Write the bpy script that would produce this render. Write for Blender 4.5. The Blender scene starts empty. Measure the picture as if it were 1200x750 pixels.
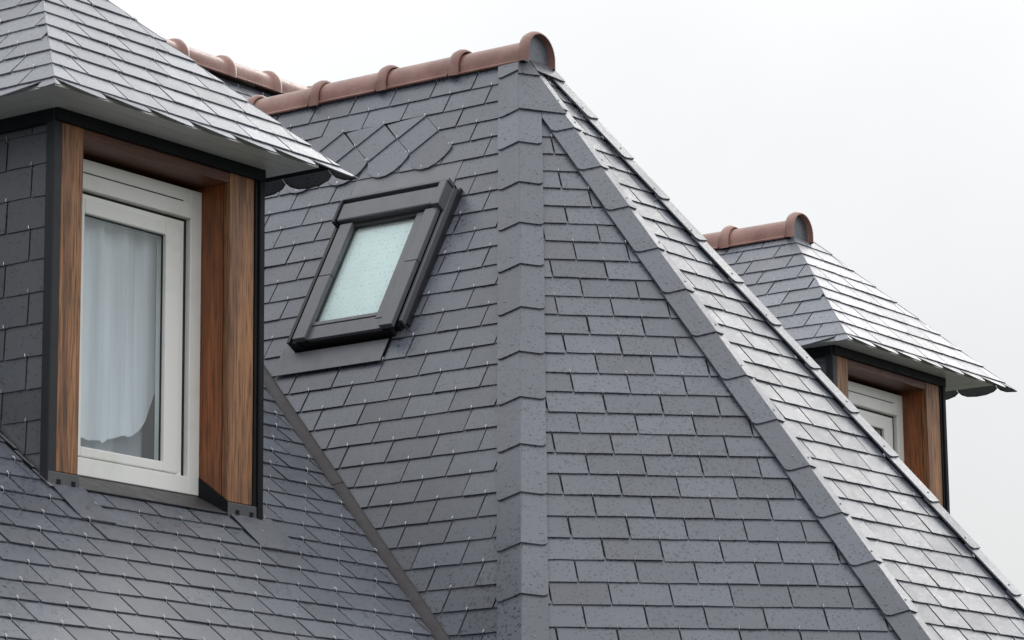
import bpy, math, random
from mathutils import Vector, Matrix
rnd = random.Random(11)
S = bpy.context.scene
rad = math.radians

# ------------------------------------------------------------------ camera
ZO = 1.6                                   # eye height above the ground
def cam_axes(p, y, r):
    cp, sp = math.cos(p), math.sin(p)
    f = Vector((math.cos(y) * cp, math.sin(y) * cp, sp))
    rt = Vector((math.sin(y), -math.cos(y), 0)); up = rt.cross(f)
    return rt * math.cos(r) + up * math.sin(r), -rt * math.sin(r) + up * math.cos(r), f
RT, UP, FW = cam_axes(rad(11.77), rad(35.58), rad(-.57))
FPX = 3723.0
cd = bpy.data.cameras.new('camera'); cam = bpy.data.objects.new('camera', cd)
S.collection.objects.link(cam); S.camera = cam
cd.sensor_width = 36; cd.lens = FPX / 1200 * 36; cd.clip_end = 2000; cd.clip_start = .1
m = Matrix((RT, UP, -FW)).transposed().to_4x4(); m.translation = (0, 0, ZO); cam.matrix_world = m
def proj(P):
    return Vector((600 + P.dot(RT) / P.dot(FW) * FPX, 375 - P.dot(UP) / P.dot(FW) * FPX))

# ------------------------------------------------------------------ sky, sun, exposure
SUN_EL, SUN_AZ = rad(29), rad(8)        # direction towards the sun (veiled by cloud)
W = bpy.data.worlds.new('World'); S.world = W; W.use_nodes = True
nt = W.node_tree; nt.nodes.clear()
def nd(nt, t, **k):
    n = nt.nodes.new(t)
    for a, b in k.items(): setattr(n, a, b)
    return n
sky = nd(nt, 'ShaderNodeTexSky'); sky.sky_type = 'NISHITA'; sky.sun_disc = False
sky.sun_elevation = SUN_EL; sky.sun_rotation = rad(90) - SUN_AZ
tc = nd(nt, 'ShaderNodeTexCoord'); sx = nd(nt, 'ShaderNodeSeparateXYZ'); nt.links.new(tc.outputs['Generated'], sx.inputs[0])
mr = nd(nt, 'ShaderNodeMapRange'); nt.links.new(sx.outputs['Z'], mr.inputs[0])       # an overcast sky is brighter overhead
for i, v in ((1, 0), (2, 1), (3, 7.5), (4, 18.0)): mr.inputs[i].default_value = v
ns = nd(nt, 'ShaderNodeTexNoise'); ns.inputs['Scale'].default_value = 3.2; ns.inputs['Detail'].default_value = 5
nt.links.new(tc.outputs['Generated'], ns.inputs['Vector'])
mr2 = nd(nt, 'ShaderNodeMapRange'); nt.links.new(ns.outputs['Fac'], mr2.inputs[0])
for i, v in ((1, .3), (2, .7), (3, .91), (4, 1.06)): mr2.inputs[i].default_value = v
mu = nd(nt, 'ShaderNodeMath', operation='MULTIPLY'); nt.links.new(mr.outputs[0], mu.inputs[0]); nt.links.new(mr2.outputs[0], mu.inputs[1])
vm = nd(nt, 'ShaderNodeVectorMath', operation='SCALE'); vm.inputs[0].default_value = (.975, .99, 1.0); nt.links.new(mu.outputs[0], vm.inputs['Scale'])
mx = nd(nt, 'ShaderNodeMix', data_type='RGBA'); mx.inputs[0].default_value = .96
nt.links.new(sky.outputs[0], mx.inputs[6]); nt.links.new(vm.outputs[0], mx.inputs[7])
bg = nd(nt, 'ShaderNodeBackground'); bg.inputs['Strength'].default_value = .1
out = nd(nt, 'ShaderNodeOutputWorld'); nt.links.new(mx.outputs[2], bg.inputs[0]); nt.links.new(bg.outputs[0], out.inputs[0])
sl = bpy.data.lights.new('sun', 'SUN'); sl.energy = 1.0; sl.angle = rad(36); sl.color = (1, .97, .93)
so = bpy.data.objects.new('sun', sl); S.collection.objects.link(so)
sd = Vector((math.cos(SUN_AZ) * math.cos(SUN_EL), math.sin(SUN_AZ) * math.cos(SUN_EL), math.sin(SUN_EL)))
so.rotation_euler = sd.to_track_quat('Z', 'Y').to_euler(); so.location = (0, 0, 30)
S.view_settings.view_transform = 'Standard'; S.view_settings.look = 'None'
S.view_settings.exposure = 0; S.view_settings.gamma = 1; S.view_settings.use_curve_mapping = False

# ------------------------------------------------------------------ materials
MATS = {}
def newmat(name, col, rough=.5, metal=0, ior=1.5, spec=.5):
    M_ = bpy.data.materials.new(name); M_.use_nodes = True; t = M_.node_tree
    b = t.nodes['Principled BSDF']
    b.inputs['Base Color'].default_value = (*col, 1); b.inputs['Roughness'].default_value = rough
    b.inputs['Metallic'].default_value = metal; b.inputs['IOR'].default_value = ior; b.inputs['Specular IOR Level'].default_value = spec
    MATS[name] = M_; return M_, t, b
def mixc(t, a, b, fac, mode='MIX'):
    n = nd(t, 'ShaderNodeMix', data_type='RGBA', blend_type=mode)
    for s, v in ((0, fac), (6, a), (7, b)):
        if isinstance(v, tuple): n.inputs[s].default_value = (*v, 1)
        elif isinstance(v, (int, float)): n.inputs[s].default_value = v
        else: t.links.new(v, n.inputs[s])
    return n.outputs[2]
def rng(t, src, a, b, c, d):
    n = nd(t, 'ShaderNodeMapRange'); t.links.new(src, n.inputs[0])
    for i, v in enumerate((a, b, c, d)): n.inputs[i + 1].default_value = v
    return n.outputs[0]
def mth(t, op, a, b=0.0):
    n = nd(t, 'ShaderNodeMath', operation=op)
    for i, v in enumerate((a, b)):
        if isinstance(v, (int, float)): n.inputs[i].default_value = v
        else: t.links.new(v, n.inputs[i])
    return n.outputs[0]
def noise(t, vec, scale, detail=4, rough=.55):
    n = nd(t, 'ShaderNodeTexNoise'); n.inputs['Scale'].default_value = scale; n.inputs['Detail'].default_value = detail
    n.inputs['Roughness'].default_value = rough; t.links.new(vec, n.inputs['Vector']); return n.outputs['Fac']
def bump(t, h, b, dist, strength=1.0, prev=None):
    n = nd(t, 'ShaderNodeBump'); n.inputs['Distance'].default_value = dist; n.inputs['Strength'].default_value = strength
    t.links.new(h, n.inputs['Height']); t.links.new(n.outputs[0], b.inputs['Normal'])
    if prev is not None: t.links.new(prev, n.inputs['Normal'])
    return n.outputs[0]
def pos(t): return nd(t, 'ShaderNodeNewGeometry').outputs['Position']

def slate_mat(name, col, drops=1.0, rough=.4):
    M_, t, b = newmat(name, col, rough, ior=1.6)
    g = nd(t, 'ShaderNodeNewGeometry'); P = g.outputs['Position']; oi = nd(t, 'ShaderNodeObjectInfo')
    r = mth(t, 'FRACT', mth(t, 'ADD', oi.outputs['Random'], g.outputs['Random Per Island']))
    r2 = mth(t, 'FRACT', mth(t, 'MULTIPLY', r, 7.31))
    vary = rng(t, r, 0, 1, .85, 1.15)
    cloud = rng(t, noise(t, P, 1.7, 5), .3, .7, .9, 1.1)
    fine = rng(t, noise(t, P, 85, 5, .7), .3, .7, .9, 1.12)
    mul = mth(t, 'MULTIPLY', mth(t, 'MULTIPLY', vary, cloud), fine)
    base = mixc(t, col, tuple(c * f for c, f in zip(col, (1.03, .99, .965))), r2)
    sc = nd(t, 'ShaderNodeVectorMath', operation='SCALE'); t.links.new(base, sc.inputs[0]); t.links.new(mul, sc.inputs['Scale'])
    # rain drops lying on the slate: small irregular dark wet spots, thick in some places and thin in others
    wob = nd(t, 'ShaderNodeTexNoise'); wob.inputs['Scale'].default_value = 70; t.links.new(P, wob.inputs['Vector'])
    vv = nd(t, 'ShaderNodeVectorMath', operation='MULTIPLY_ADD'); t.links.new(wob.outputs['Color'], vv.inputs[0]); vv.inputs[1].default_value = (.012,) * 3; t.links.new(P, vv.inputs[2])
    spots = None
    for scale, lo in ((56, .40), (92, .44)):
        vo = nd(t, 'ShaderNodeTexVoronoi'); vo.inputs['Scale'].default_value = scale; t.links.new(vv.outputs[0], vo.inputs['Vector'])
        cs = nd(t, 'ShaderNodeSeparateColor'); t.links.new(vo.outputs['Color'], cs.inputs[0])
        dens = rng(t, noise(t, P, 2.3, 3), .38, .68, .24, .75 * drops)
        on = mth(t, 'LESS_THAN', cs.outputs[0], dens)
        rr = mth(t, 'LESS_THAN', vo.outputs['Distance'], rng(t, cs.outputs[1], 0, 1, lo * .5, lo))
        s = mth(t, 'MULTIPLY', on, rr)
        spots = s if spots is None else mth(t, 'MAXIMUM', spots, s)
    dark = nd(t, 'ShaderNodeVectorMath', operation='SCALE'); t.links.new(sc.outputs[0], dark.inputs[0]); dark.inputs['Scale'].default_value = .42
    colr = mixc(t, sc.outputs[0], dark.outputs[0], mth(t, 'MULTIPLY', spots, .85))
    t.links.new(colr, b.inputs['Base Color'])
    rn = rng(t, noise(t, P, 14, 4), .3, .7, rough - .02, rough + .035)
    rg = mth(t, 'SUBTRACT', mth(t, 'ADD', rn, mth(t, 'MULTIPLY', r2, .07)), mth(t, 'MULTIPLY', spots, .1))
    t.links.new(rg, b.inputs['Roughness'])
    n1 = bump(t, noise(t, P, 18, 4), b, .0016, .3)
    bump(t, noise(t, P, 240, 3), b, .0004, .4, n1)
    return M_
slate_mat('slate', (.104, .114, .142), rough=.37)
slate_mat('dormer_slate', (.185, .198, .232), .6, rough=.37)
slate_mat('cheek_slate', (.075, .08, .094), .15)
newmat('roof_felt', (.015, .0155, .018), .8)

def metal_mat(name, col, rough, amt=.12, metal=0.0):
    M_, t, b = newmat(name, col, rough, metal); P = pos(t)
    f = mth(t, 'ADD', noise(t, P, 6, 5), mth(t, 'MULTIPLY', noise(t, P, 60, 4), .5))
    sc = nd(t, 'ShaderNodeVectorMath', operation='SCALE'); sc.inputs[0].default_value = col
    t.links.new(rng(t, f, .5, 1.0, 1 - amt, 1 + amt), sc.inputs['Scale']); t.links.new(sc.outputs[0], b.inputs['Base Color'])
    t.links.new(rng(t, noise(t, P, 20, 4), .3, .7, rough - .06, rough + .08), b.inputs['Roughness'])
    bump(t, noise(t, P, 9, 3), b, .004, .25); return M_
metal_mat('zinc_flashing', (.155, .157, .175), .42)
metal_mat('sill_metal', (.055, .053, .056), .45, .15)
metal_mat('valley_metal', (.052, .047, .049), .6, .2)
MATS['valley_metal'].node_tree.nodes['Principled BSDF'].inputs['Specular IOR Level'].default_value = .3
metal_mat('window_aluminium', (.115, .115, .129), .34, .06)
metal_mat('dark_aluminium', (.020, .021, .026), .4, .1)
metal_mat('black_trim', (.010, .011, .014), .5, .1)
MATS['dark_aluminium'].node_tree.nodes['Principled BSDF'].inputs['Specular IOR Level'].default_value = .3
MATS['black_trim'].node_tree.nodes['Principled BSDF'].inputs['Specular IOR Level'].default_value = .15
metal_mat('post_shoe', (.075, .077, .085), .45, .1)
metal_mat('steel', (.58, .59, .61), .34, .05, 1.0)
metal_mat('gasket', (.01, .01, .011), .5, .1)
metal_mat('nail', (.22, .23, .25), .3, .1)
# glazed terracotta
M_, t, b = newmat('terracotta', (.3, .14, .11), .3); P = pos(t)
g = nd(t, 'ShaderNodeObjectInfo')
f = mth(t, 'ADD', noise(t, P, 7, 5), mth(t, 'MULTIPLY', mth(t, 'SUBTRACT', g.outputs['Random'], .5), .25))
c1 = mixc(t, (.23, .11, .09), (.37, .205, .17), rng(t, f, .35, .7, 0, 1))
c2 = mixc(t, c1, (.13, .07, .06), rng(t, noise(t, P, 45, 5, .7), .58, .75, 0, .55))
t.links.new(c2, b.inputs['Base Color']); t.links.new(rng(t, noise(t, P, 30, 4), .3, .7, .24, .4), b.inputs['Roughness'])
bump(t, noise(t, P, 35, 4), b, .003, .4)
# varnished hardwood, grain along an axis
def wood(name, axis, c0, c1_, c2_, rough=.42):
    M_, t, b = newmat(name, c0, rough); P = pos(t)
    mp = nd(t, 'ShaderNodeMapping'); t.links.new(P, mp.inputs['Vector'])
    s = [26.0, 26.0, 26.0]; s[axis] = 1.1; mp.inputs['Scale'].default_value = s
    big = noise(t, mp.outputs[0], 1.0, 6, .62)
    mp2 = nd(t, 'ShaderNodeMapping'); t.links.new(P, mp2.inputs['Vector'])
    s = [190.0] * 3; s[axis] = 7; mp2.inputs['Scale'].default_value = s
    fine = noise(t, mp2.outputs[0], 1.0, 3, .6)
    a = mixc(t, c0, c1_, rng(t, big, .35, .65, 0, 1))
    a = mixc(t, a, c2_, rng(t, fine, .46, .66, 0, .85))
    a = mixc(t, a, tuple(c * .55 for c in c2_), rng(t, noise(t, P, 3.1, 3), .55, .8, 0, .5))
    t.links.new(a, b.inputs['Base Color']); bump(t, fine, b, .0012, .5)
    t.links.new(rng(t, fine, .3, .7, rough - .05, rough + .12), b.inputs['Roughness'])
wood('post_wood', 2, (.44, .20, .080), (.19, .078, .032), (.045, .019, .009))
wood('reveal_wood', 2, (.36, .115, .03), (.21, .06, .017), (.07, .023, .009), .33)
wood('lintel_wood', 0, (.19, .075, .04), (.12, .046, .026), (.06, .024, .015))
# painted / plastic whites
def pvc(name, col, dirt):
    M_, t, b = newmat(name, col, .35); P = pos(t)
    t.links.new(mixc(t, col, dirt, rng(t, noise(t, P, 5, 6, .65), .52, .85, 0, .55)), b.inputs['Base Color'])
pvc('white_frame', (.91, .91, .89), (.62, .64, .52))
pvc('soffit_board', (.62, .625, .60), (.44, .45, .42))
newmat('room', (.10, .10, .105), .9)
newmat('house_render', (.62, .6, .55), .9)
M_, t, b = newmat('grass_ground', (.10, .13, .06), .95)
t.links.new(mixc(t, (.045, .055, .028), (.08, .078, .066), rng(t, noise(t, pos(t), .35, 6), .42, .6, 0, 1)), b.inputs['Base Color'])
# window glass: clear with mirror reflection by angle
def glass(name, tint, rough=.02, bumpy=False):
    M_ = bpy.data.materials.new(name); M_.use_nodes = True; t = M_.node_tree; t.nodes.clear()
    gg = nd(t, 'ShaderNodeNewGeometry'); dt = nd(t, 'ShaderNodeVectorMath', operation='DOT_PRODUCT')
    t.links.new(gg.outputs['Incoming'], dt.inputs[0]); t.links.new(gg.outputs['Normal'], dt.inputs[1])
    sch = mth(t, 'ADD', mth(t, 'MULTIPLY', mth(t, 'POWER', mth(t, 'SUBTRACT', 1.0, mth(t, 'ABSOLUTE', dt.outputs['Value'])), 5.0), .92), .06)
    tr = nd(t, 'ShaderNodeBsdfTransparent'); tr.inputs[0].default_value = (*tint, 1)
    gl = nd(t, 'ShaderNodeBsdfGlossy'); gl.inputs['Roughness'].default_value = rough
    ms = nd(t, 'ShaderNodeMixShader'); o = nd(t, 'ShaderNodeOutputMaterial')
    t.links.new(sch, ms.inputs[0]); t.links.new(tr.outputs[0], ms.inputs[1]); t.links.new(gl.outputs[0], ms.inputs[2]); t.links.new(ms.outputs[0], o.inputs[0])
    if bumpy:
        P = pos(t); bn = nd(t, 'ShaderNodeBump'); bn.inputs['Distance'].default_value = .004; bn.inputs['Strength'].default_value = .6
        vo = nd(t, 'ShaderNodeTexVoronoi'); vo.inputs['Scale'].default_value = 75; t.links.new(P, vo.inputs['Vector'])
        cs = nd(t, 'ShaderNodeSeparateColor'); t.links.new(vo.outputs['Color'], cs.inputs[0])
        dr = mth(t, 'MULTIPLY', rng(t, vo.outputs['Distance'], .12, .34, 1, 0), mth(t, 'LESS_THAN', cs.outputs[0], .3))
        t.links.new(dr, bn.inputs['Height']); t.links.new(bn.outputs[0], gl.inputs['Normal'])
        d = nd(t, 'ShaderNodeBsdfDiffuse'); d.inputs[0].default_value = (.34, .44, .45, 1)
        m2 = nd(t, 'ShaderNodeMixShader'); t.links.new(mth(t, 'MULTIPLY', dr, .22), m2.inputs[0]); t.links.new(ms.outputs[0], m2.inputs[1]); t.links.new(d.outputs[0], m2.inputs[2]); t.links.new(m2.outputs[0], o.inputs[0])
    MATS[name] = M_
glass('window_glass', (.95, .975, .985))
glass('wet_glass', (.94, .98, .98), .06, True)
def cloth(name, col, tr_amt, folds):
    M_, t, b = newmat(name, col, .9); P = pos(t); out_ = t.nodes['Material Output']
    mp = nd(t, 'ShaderNodeMapping'); t.links.new(P, mp.inputs['Vector']); mp.inputs['Scale'].default_value = (folds, folds, .6)
    c = mixc(t, tuple(x * .78 for x in col), col, rng(t, noise(t, mp.outputs[0], 1, 3), .35, .6, 0, 1)); t.links.new(c, b.inputs['Base Color'])
    ts = nd(t, 'ShaderNodeBsdfTransparent'); ms = nd(t, 'ShaderNodeMixShader'); ms.inputs[0].default_value = tr_amt
    tl = nd(t, 'ShaderNodeBsdfTranslucent'); t.links.new(c, tl.inputs[0]); m3 = nd(t, 'ShaderNodeMixShader'); m3.inputs[0].default_value = .05
    t.links.new(b.outputs[0], m3.inputs[1]); t.links.new(tl.outputs[0], m3.inputs[2])
    t.links.new(m3.outputs[0], ms.inputs[1]); t.links.new(ts.outputs[0], ms.inputs[2]); t.links.new(ms.outputs[0], out_.inputs[0])
cloth('net_cloth', (.93, .96, .99), .06, 16)
cloth('lining_cloth', (.80, .84, .90), 0, 9)
cloth('blind_cloth', (.84, .92, .91), 0, 3)
cloth('panel_cloth', (.60, .64, .58), 0, 2)

# ------------------------------------------------------------------ object helpers
COL = S.collection
def OFF(p): return Vector(p) + Vector((0, 0, ZO))
def props(o, label=None, cat=None, group=None, kind=None):
    for k, v in (('label', label), ('category', cat), ('group', group), ('kind', kind)):
        if v: o[k] = v
    return o
def thing(name, base, label, cat, group=None):
    o = bpy.data.objects.new(name, None); COL.objects.link(o); o.location = OFF(base); o.empty_display_size = .1
    o['base'] = list(OFF(base)); return props(o, label, cat, group)
def world_of(o): return Vector(o['base']) if o is not None else Vector((0, 0, 0))
def link(name, me, parent, mw, kind=None, label=None):
    """mw: wanted world matrix (no parent is ever rotated)"""
    o = bpy.data.objects.new(name, me); COL.objects.link(o)
    o['base'] = list(mw.translation)
    ml = mw.copy()
    if parent is not None:
        o.parent = parent; pm = Matrix(parent['mw']) if 'mw' in parent else Matrix.Translation(world_of(parent)); ml = pm.inverted() @ mw
    o['mw'] = [list(r) for r in mw]
    o.matrix_basis = ml
    return props(o, label, kind=kind)
class MB:
    def __init__(s): s.v = []; s.f = []; s.sm = []
    def add(s, vs, fs, smooth=False):
        b = len(s.v); s.v += [Vector(p) for p in vs]; s.f += [tuple(b + i for i in f) for f in fs]; s.sm += [smooth] * len(fs); return s
    def box(s, x0, x1, y0, y1, z0, z1):
        vs = [(x, y, z) for z in (z0, z1) for y in (y0, y1) for x in (x0, x1)]
        return s.add(vs, [(0, 2, 3, 1), (4, 5, 7, 6), (0, 1, 5, 4), (2, 6, 7, 3), (0, 4, 6, 2), (1, 3, 7, 5)])
    def slab(s, pts, th):           # planar polygon (world, counter-clockwise seen from outside) thickened inwards
        n = (Vector(pts[1]) - Vector(pts[0])).cross(Vector(pts[2]) - Vector(pts[1])).normalized()
        k = len(pts); vs = [Vector(p) for p in pts] + [Vector(p) - n * th for p in pts]
        return s.add(vs, [tuple(range(k)), tuple(range(2 * k - 1, k - 1, -1))] + [(i, k + i, k + (i + 1) % k, (i + 1) % k) for i in range(k)])
    def build(s, name, mat, parent=None, kind=None, label=None, bevel=0):
        c = sum(s.v, Vector()) / len(s.v)
        me = bpy.data.meshes.new(name); me.from_pydata([p - c for p in s.v], [], s.f)
        me.polygons.foreach_set('use_smooth', s.sm); me.materials.append(MATS[mat]); me.update()
        o = link(name, me, parent, Matrix.Translation(OFF(c)), kind, label)
        if bevel:
            b = o.modifiers.new('bevel', 'BEVEL'); b.width = bevel; b.segments = 2; b.limit_method = 'ANGLE'
        return o
def ring(mb, x0, x1, z0, z1, l, r_, bt, tp, y0, y1):     # rectangular frame in an XZ plane, pieces butted
    mb.box(x0, x0 + l, y0, y1, z0, z1); mb.box(x1 - r_, x1, y0, y1, z0, z1)
    mb.box(x0 + l, x1 - r_, y0, y1, z0, z0 + bt); mb.box(x0 + l, x1 - r_, y0, y1, z1 - tp, z1)
    return mb

def clip(poly, a, b, c):            # keep a*u+b*v+c >= 0
    o = []
    for i, p in enumerate(poly):
        q = poly[(i + 1) % len(poly)]; dp = a * p[0] + b * p[1] + c; dq = a * q[0] + b * q[1] + c
        if dp >= 0: o.append(p)
        if (dp > 0 > dq) or (dp < 0 < dq):
            t_ = dp / (dp - dq); o.append((p[0] + (q[0] - p[0]) * t_, p[1] + (q[1] - p[1]) * t_))
    return o
def area(p): return abs(sum(p[i][0] * p[(i + 1) % len(p)][1] - p[(i + 1) % len(p)][0] * p[i][1] for i in range(len(p)))) / 2 if len(p) > 2 else 0
class Face:
    def __init__(s, n, P):
        s.n = Vector(n).normalized(); s.u = Vector((0, 0, 1)).cross(s.n).normalized(); s.v = s.n.cross(s.u); s.d = s.n.dot(Vector(P))
        s.R = Matrix((s.u, s.v, s.n)).transposed().to_4x4()
    def pt(s, u, v, h=0): return s.u * u + s.v * v + s.n * (s.d + h)
    def uv(s, P): P = Vector(P); return (P.dot(s.u), P.dot(s.v))
    def edges(s, poly):              # half planes of a convex uv polygon
        o = []; A_ = sum(poly[i][0] * poly[(i + 1) % len(poly)][1] - poly[(i + 1) % len(poly)][0] * poly[i][1] for i in range(len(poly)))
        for i, p in enumerate(poly):
            q = poly[(i + 1) % len(poly)]; a, b = -(q[1] - p[1]), q[0] - p[0]; L = math.hypot(a, b)
            if L < 1e-6: continue
            a /= L; b /= L
            if A_ < 0: a, b = -a, -b
            o.append((a, b, -(a * p[0] + b * p[1])))
        return o
def N(az, p): return Vector((math.cos(rad(az)) * math.sin(rad(p)), math.sin(rad(az)) * math.sin(rad(p)), math.cos(rad(p))))
def meet(f1, f2, f3):
    A_ = Matrix((f1.n, f2.n, f3.n)); return A_.inverted() @ Vector((f1.d, f2.d, f3.d))
def prism(poly, hf, th, c):          # mesh of one slate in face coordinates around centre c
    k = len(poly); vs = [(p[0] - c[0], p[1] - c[1], hf(*p)) for p in poly] + [(p[0] - c[0], p[1] - c[1], hf(*p) - th) for p in poly]
    A_ = sum(poly[i][0] * poly[(i + 1) % k][1] - poly[(i + 1) % k][0] * poly[i][1] for i in range(k))
    up_ = list(range(k)); fs = []
    if A_ < 0: up_.reverse(); fs = [(i, (i + 1) % k, k + (i + 1) % k, k + i) for i in range(k)]
    else: fs = [(i, k + i, k + (i + 1) % k, (i + 1) % k) for i in range(k)]
    return vs, [tuple(up_)] + fs

PENDING = {}          # thing -> list of slates waiting to be ranked
def put_slate(face, poly, hb, ht, vb, vt, parent, th=.006, mat='slate', name='slate', always=False):
    if len(poly) < 3 or area(poly) < .0004: return
    hb += rnd.uniform(-.0008, .0014); tilt = rnd.uniform(-.008, .008)
    uc = sum(p[0] for p in poly) / len(poly)
    hf = lambda u, v: hb + (ht - hb) * (v - vb) / (vt - vb) + tilt * (u - uc)
    PENDING.setdefault(parent.name, (parent, []))[1].append((face, poly, hf, th, mat, name, always))
def rough_rect(u0, u1, vb, vt):
    k = 4; pts = [(u0 + (u1 - u0) * i / k, vb + rnd.uniform(-.0012, .0012)) for i in range(k + 1)]
    return pts + [(u1, vt), (u0, vt)]
HOOKS = {}
def put_hook(face, u, v, h, parent):
    HOOKS.setdefault(parent.name, (parent, MB()))
    mb = HOOKS[parent.name][1]; r_ = .0012; lean = rnd.uniform(-.3, .3)
    pts = [(u, v - .010, h - .009), (u, v - .003, h + .001), (u + lean * .004, v + .001, h + .004), (u + lean * .014, v + .011, h + .003)]
    for a, b in zip(pts, pts[1:]):
        vs = []
        for q in (a, b):
            for du, dh in ((-r_, 0), (0, r_), (r_, 0), (0, -r_)): vs.append(face.pt(q[0] + du, q[1], q[2] + dh))
        mb.add(vs, [(0, 1, 5, 4), (1, 2, 6, 5), (2, 3, 7, 6), (3, 0, 4, 7)])
def inside(edges, u, v, m_=0): return all(a * u + b * v + c > m_ for a, b, c in edges)
def lay(face, poly, v0, e, joint, w, parent, holes=(), grow=0.0, k0=-99, k1=99, mat='slate', jit=.004, hooks=True, cut=None, skip=None, gap=.0066, th=.0045):
    """slates in courses: row k hangs between line k-1 and line k"""
    edges = [(a, b, c + grow) for a, b, c in face.edges(poly)]
    vmin = min(p[1] for p in poly); vmax = max(p[1] for p in poly); umin = min(p[0] for p in poly); umax = max(p[0] for p in poly)
    for k in range(max(k0, int((vmin - v0) / e) - 1), min(k1, int((vmax - v0) / e) + 3)):
        vb, vt = v0 + (k - 1) * e, v0 + k * e
        off = joint(k); j0 = int(math.floor((umin - off) / w)) - 1
        js = [off + j * w + rnd.uniform(-jit, jit) for j in range(j0, j0 + int((umax - umin) / w) + 4)]
        for u0, u1 in zip(js, js[1:]):
            g0 = gap / 2 + rnd.uniform(-.0008, .001); base = rough_rect(u0 + g0, u1 - g0, vb + rnd.uniform(-.0015, .0015), vt + .02)
            pcs = [base]; vm_ = (vb + vt) / 2
            for (a, b, c, d) in holes:
                if c < vm_ < d:
                    nx = []
                    for p in pcs:
                        if p and min(x[0] for x in p) < b and max(x[0] for x in p) > a:
                            nx += [clip(p, -1, 0, a), clip(p, 1, 0, -b)]
                        else: nx.append(p)
                    pcs = nx
            for p in pcs:
                for ed in edges + (cut(vm_) if cut else []):
                    p = clip(p, *ed)
                    if len(p) < 3: break
                if len(p) > 2 and area(p) > .0006:
                    if skip and skip(sum(q[0] for q in p) / len(p), vm_): continue
                    put_slate(face, p, .0088, .0032, vb, vt, parent, th, mat)
            if hooks and inside(edges, u0, vt, .012) and not any(a - .01 < u0 < b + .01 and c < vt - .01 < d for a, b, c, d in holes) and not (skip and skip(u0, vm_)):
                put_hook(face, u0, vt, .0096, parent)

# ------------------------------------------------------------------ roof planes (metres, origin at the eye)
AP = Vector((10.4316, 7.4098, 3.7933)); HW = .144
APR = AP + Vector((HW, 0, 0)); XC = AP.x + HW / 2
F1 = Face(N(180, 59.95), AP); F2 = Face(N(-133.2, 55.32), AP); F3 = Face(N(-92.85, 51.64), AP)
F4 = Face(N(-45, 55.32), APR); F5 = Face(N(0, 59.95), APR)
F0 = Face(N(-90, 40.61), (9.20, 7.3615, 1.7455))
ZB = .86                                   # level of the wing's eaves, just below the picture
def flat(z): return Face((0, 0, 1), (0, 0, z))
HZ = flat(ZB)
Bv = meet(F0, F1, HZ); B12 = meet(F1, F2, HZ); B23 = meet(F2, F3, HZ); B34 = meet(F3, F4, HZ); B45 = meet(F4, F5, HZ); B5v = meet(F5, F0, HZ)
def y0_at(z): return F0.pt(0, 0).y + (z - F0.pt(0, 0).z) / math.tan(rad(40.61))
RB = Vector((AP.x, y0_at(AP.z), AP.z)); RBR = Vector((APR.x, y0_at(AP.z), AP.z))
ZR = 4.841; YR = y0_at(ZR); XL, XR = 5.2, 13.9; ZB0 = ZB

# ------------------------------------------------------------------ ground and house below the eaves
mb = MB(); n_ = 14
gv = []; gs = [(-600 + 1200 * i / n_) for i in range(n_ + 1)]
mb.add([(x, y, -ZO) for y in gs for x in gs], [(j * (n_ + 1) + i, j * (n_ + 1) + i + 1, (j + 1) * (n_ + 1) + i + 1, (j + 1) * (n_ + 1) + i) for j in range(n_) for i in range(n_)])
mb.build('ground', 'grass_ground', kind='structure')
mb = MB(); yw0 = y0_at(ZB0) + .35
wall = [(XL + .3, 16.0), (XL + .3, yw0), (Bv.x + .35, yw0), (B12.x + .38, B12.y + .2), (B23.x + .1, B23.y + .35), (B34.x - .1, B34.y + .35), (B45.x - .38, B45.y + .2), (B5v.x - .35, yw0), (XR - .25, yw0), (XR - .25, 16.0)]
k = len(wall)
mb.add([(x, y, -ZO) for x, y in wall] + [(x, y, ZB - .12) for x, y in wall], [(i, (i + 1) % k, k + (i + 1) % k, k + i) for i in range(k)])
mb.build('house_wall', 'house_render', kind='structure')

# ------------------------------------------------------------------ dormer sizes
D1 = dict(x0=7.428, x1=8.501, e1=7.211, e2=8.740, ey=6.97, ez=2.865, py=7.766, pz=3.640, hw=.05)
D2 = dict(x0=12.575, x1=13.655, e1=12.480, e2=14.118, ey=7.04, ez=2.865, py=7.762, pz=3.608, hw=.088)
YF = 7.181                                  # plane of the dormer fronts

# ------------------------------------------------------------------ main roof
main = thing('slate_roof', ((XL + XR) / 2, y0_at(ZB), ZB), 'long dark grey slate roof under the left dormer, its terracotta ridge peeking out at upper left', 'roof')
def deck(face, pts, parent, th=.02, name='roof_deck'):
    f = [Vector(p) for p in pts]
    n = sum(((f[i] - f[0]).cross(f[(i + 1) % len(f)] - f[0]) for i in range(1, len(f) - 1)), Vector())
    if n.dot(face.n) < 0: f.reverse()
    return MB().slab([p - face.n * .002 for p in f], th).build(name, 'roof_felt', parent)
def f0(x, z): return Vector((x, y0_at(z), z))
zf = F0.pt(0, 6.45).z                       # F0 height where dormer fronts stand
zt1, zt2 = D1['ez'] - .02, D2['ez'] - .02
deck(F0, [f0(XL, ZB), f0(D1['x0'], ZB), f0(D1['x0'], ZR), f0(XL, ZR)], main)
deck(F0, [f0(D1['x0'], ZB), f0(D1['x1'], ZB), f0(D1['x1'], zf), f0(D1['x0'], zf)], main)
deck(F0, [f0(D1['x0'], 3.2), f0(D1['x1'], 3.2), f0(D1['x1'], ZR), f0(D1['x0'], ZR)], main)
deck(F0, [f0(D1['x1'], ZB), Bv, RB, f0(AP.x, ZR), f0(D1['x1'], ZR)], main)
deck(F0, [f0(AP.x, AP.z), f0(APR.x, AP.z), f0(APR.x, ZR), f0(AP.x, ZR)], main)
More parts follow.
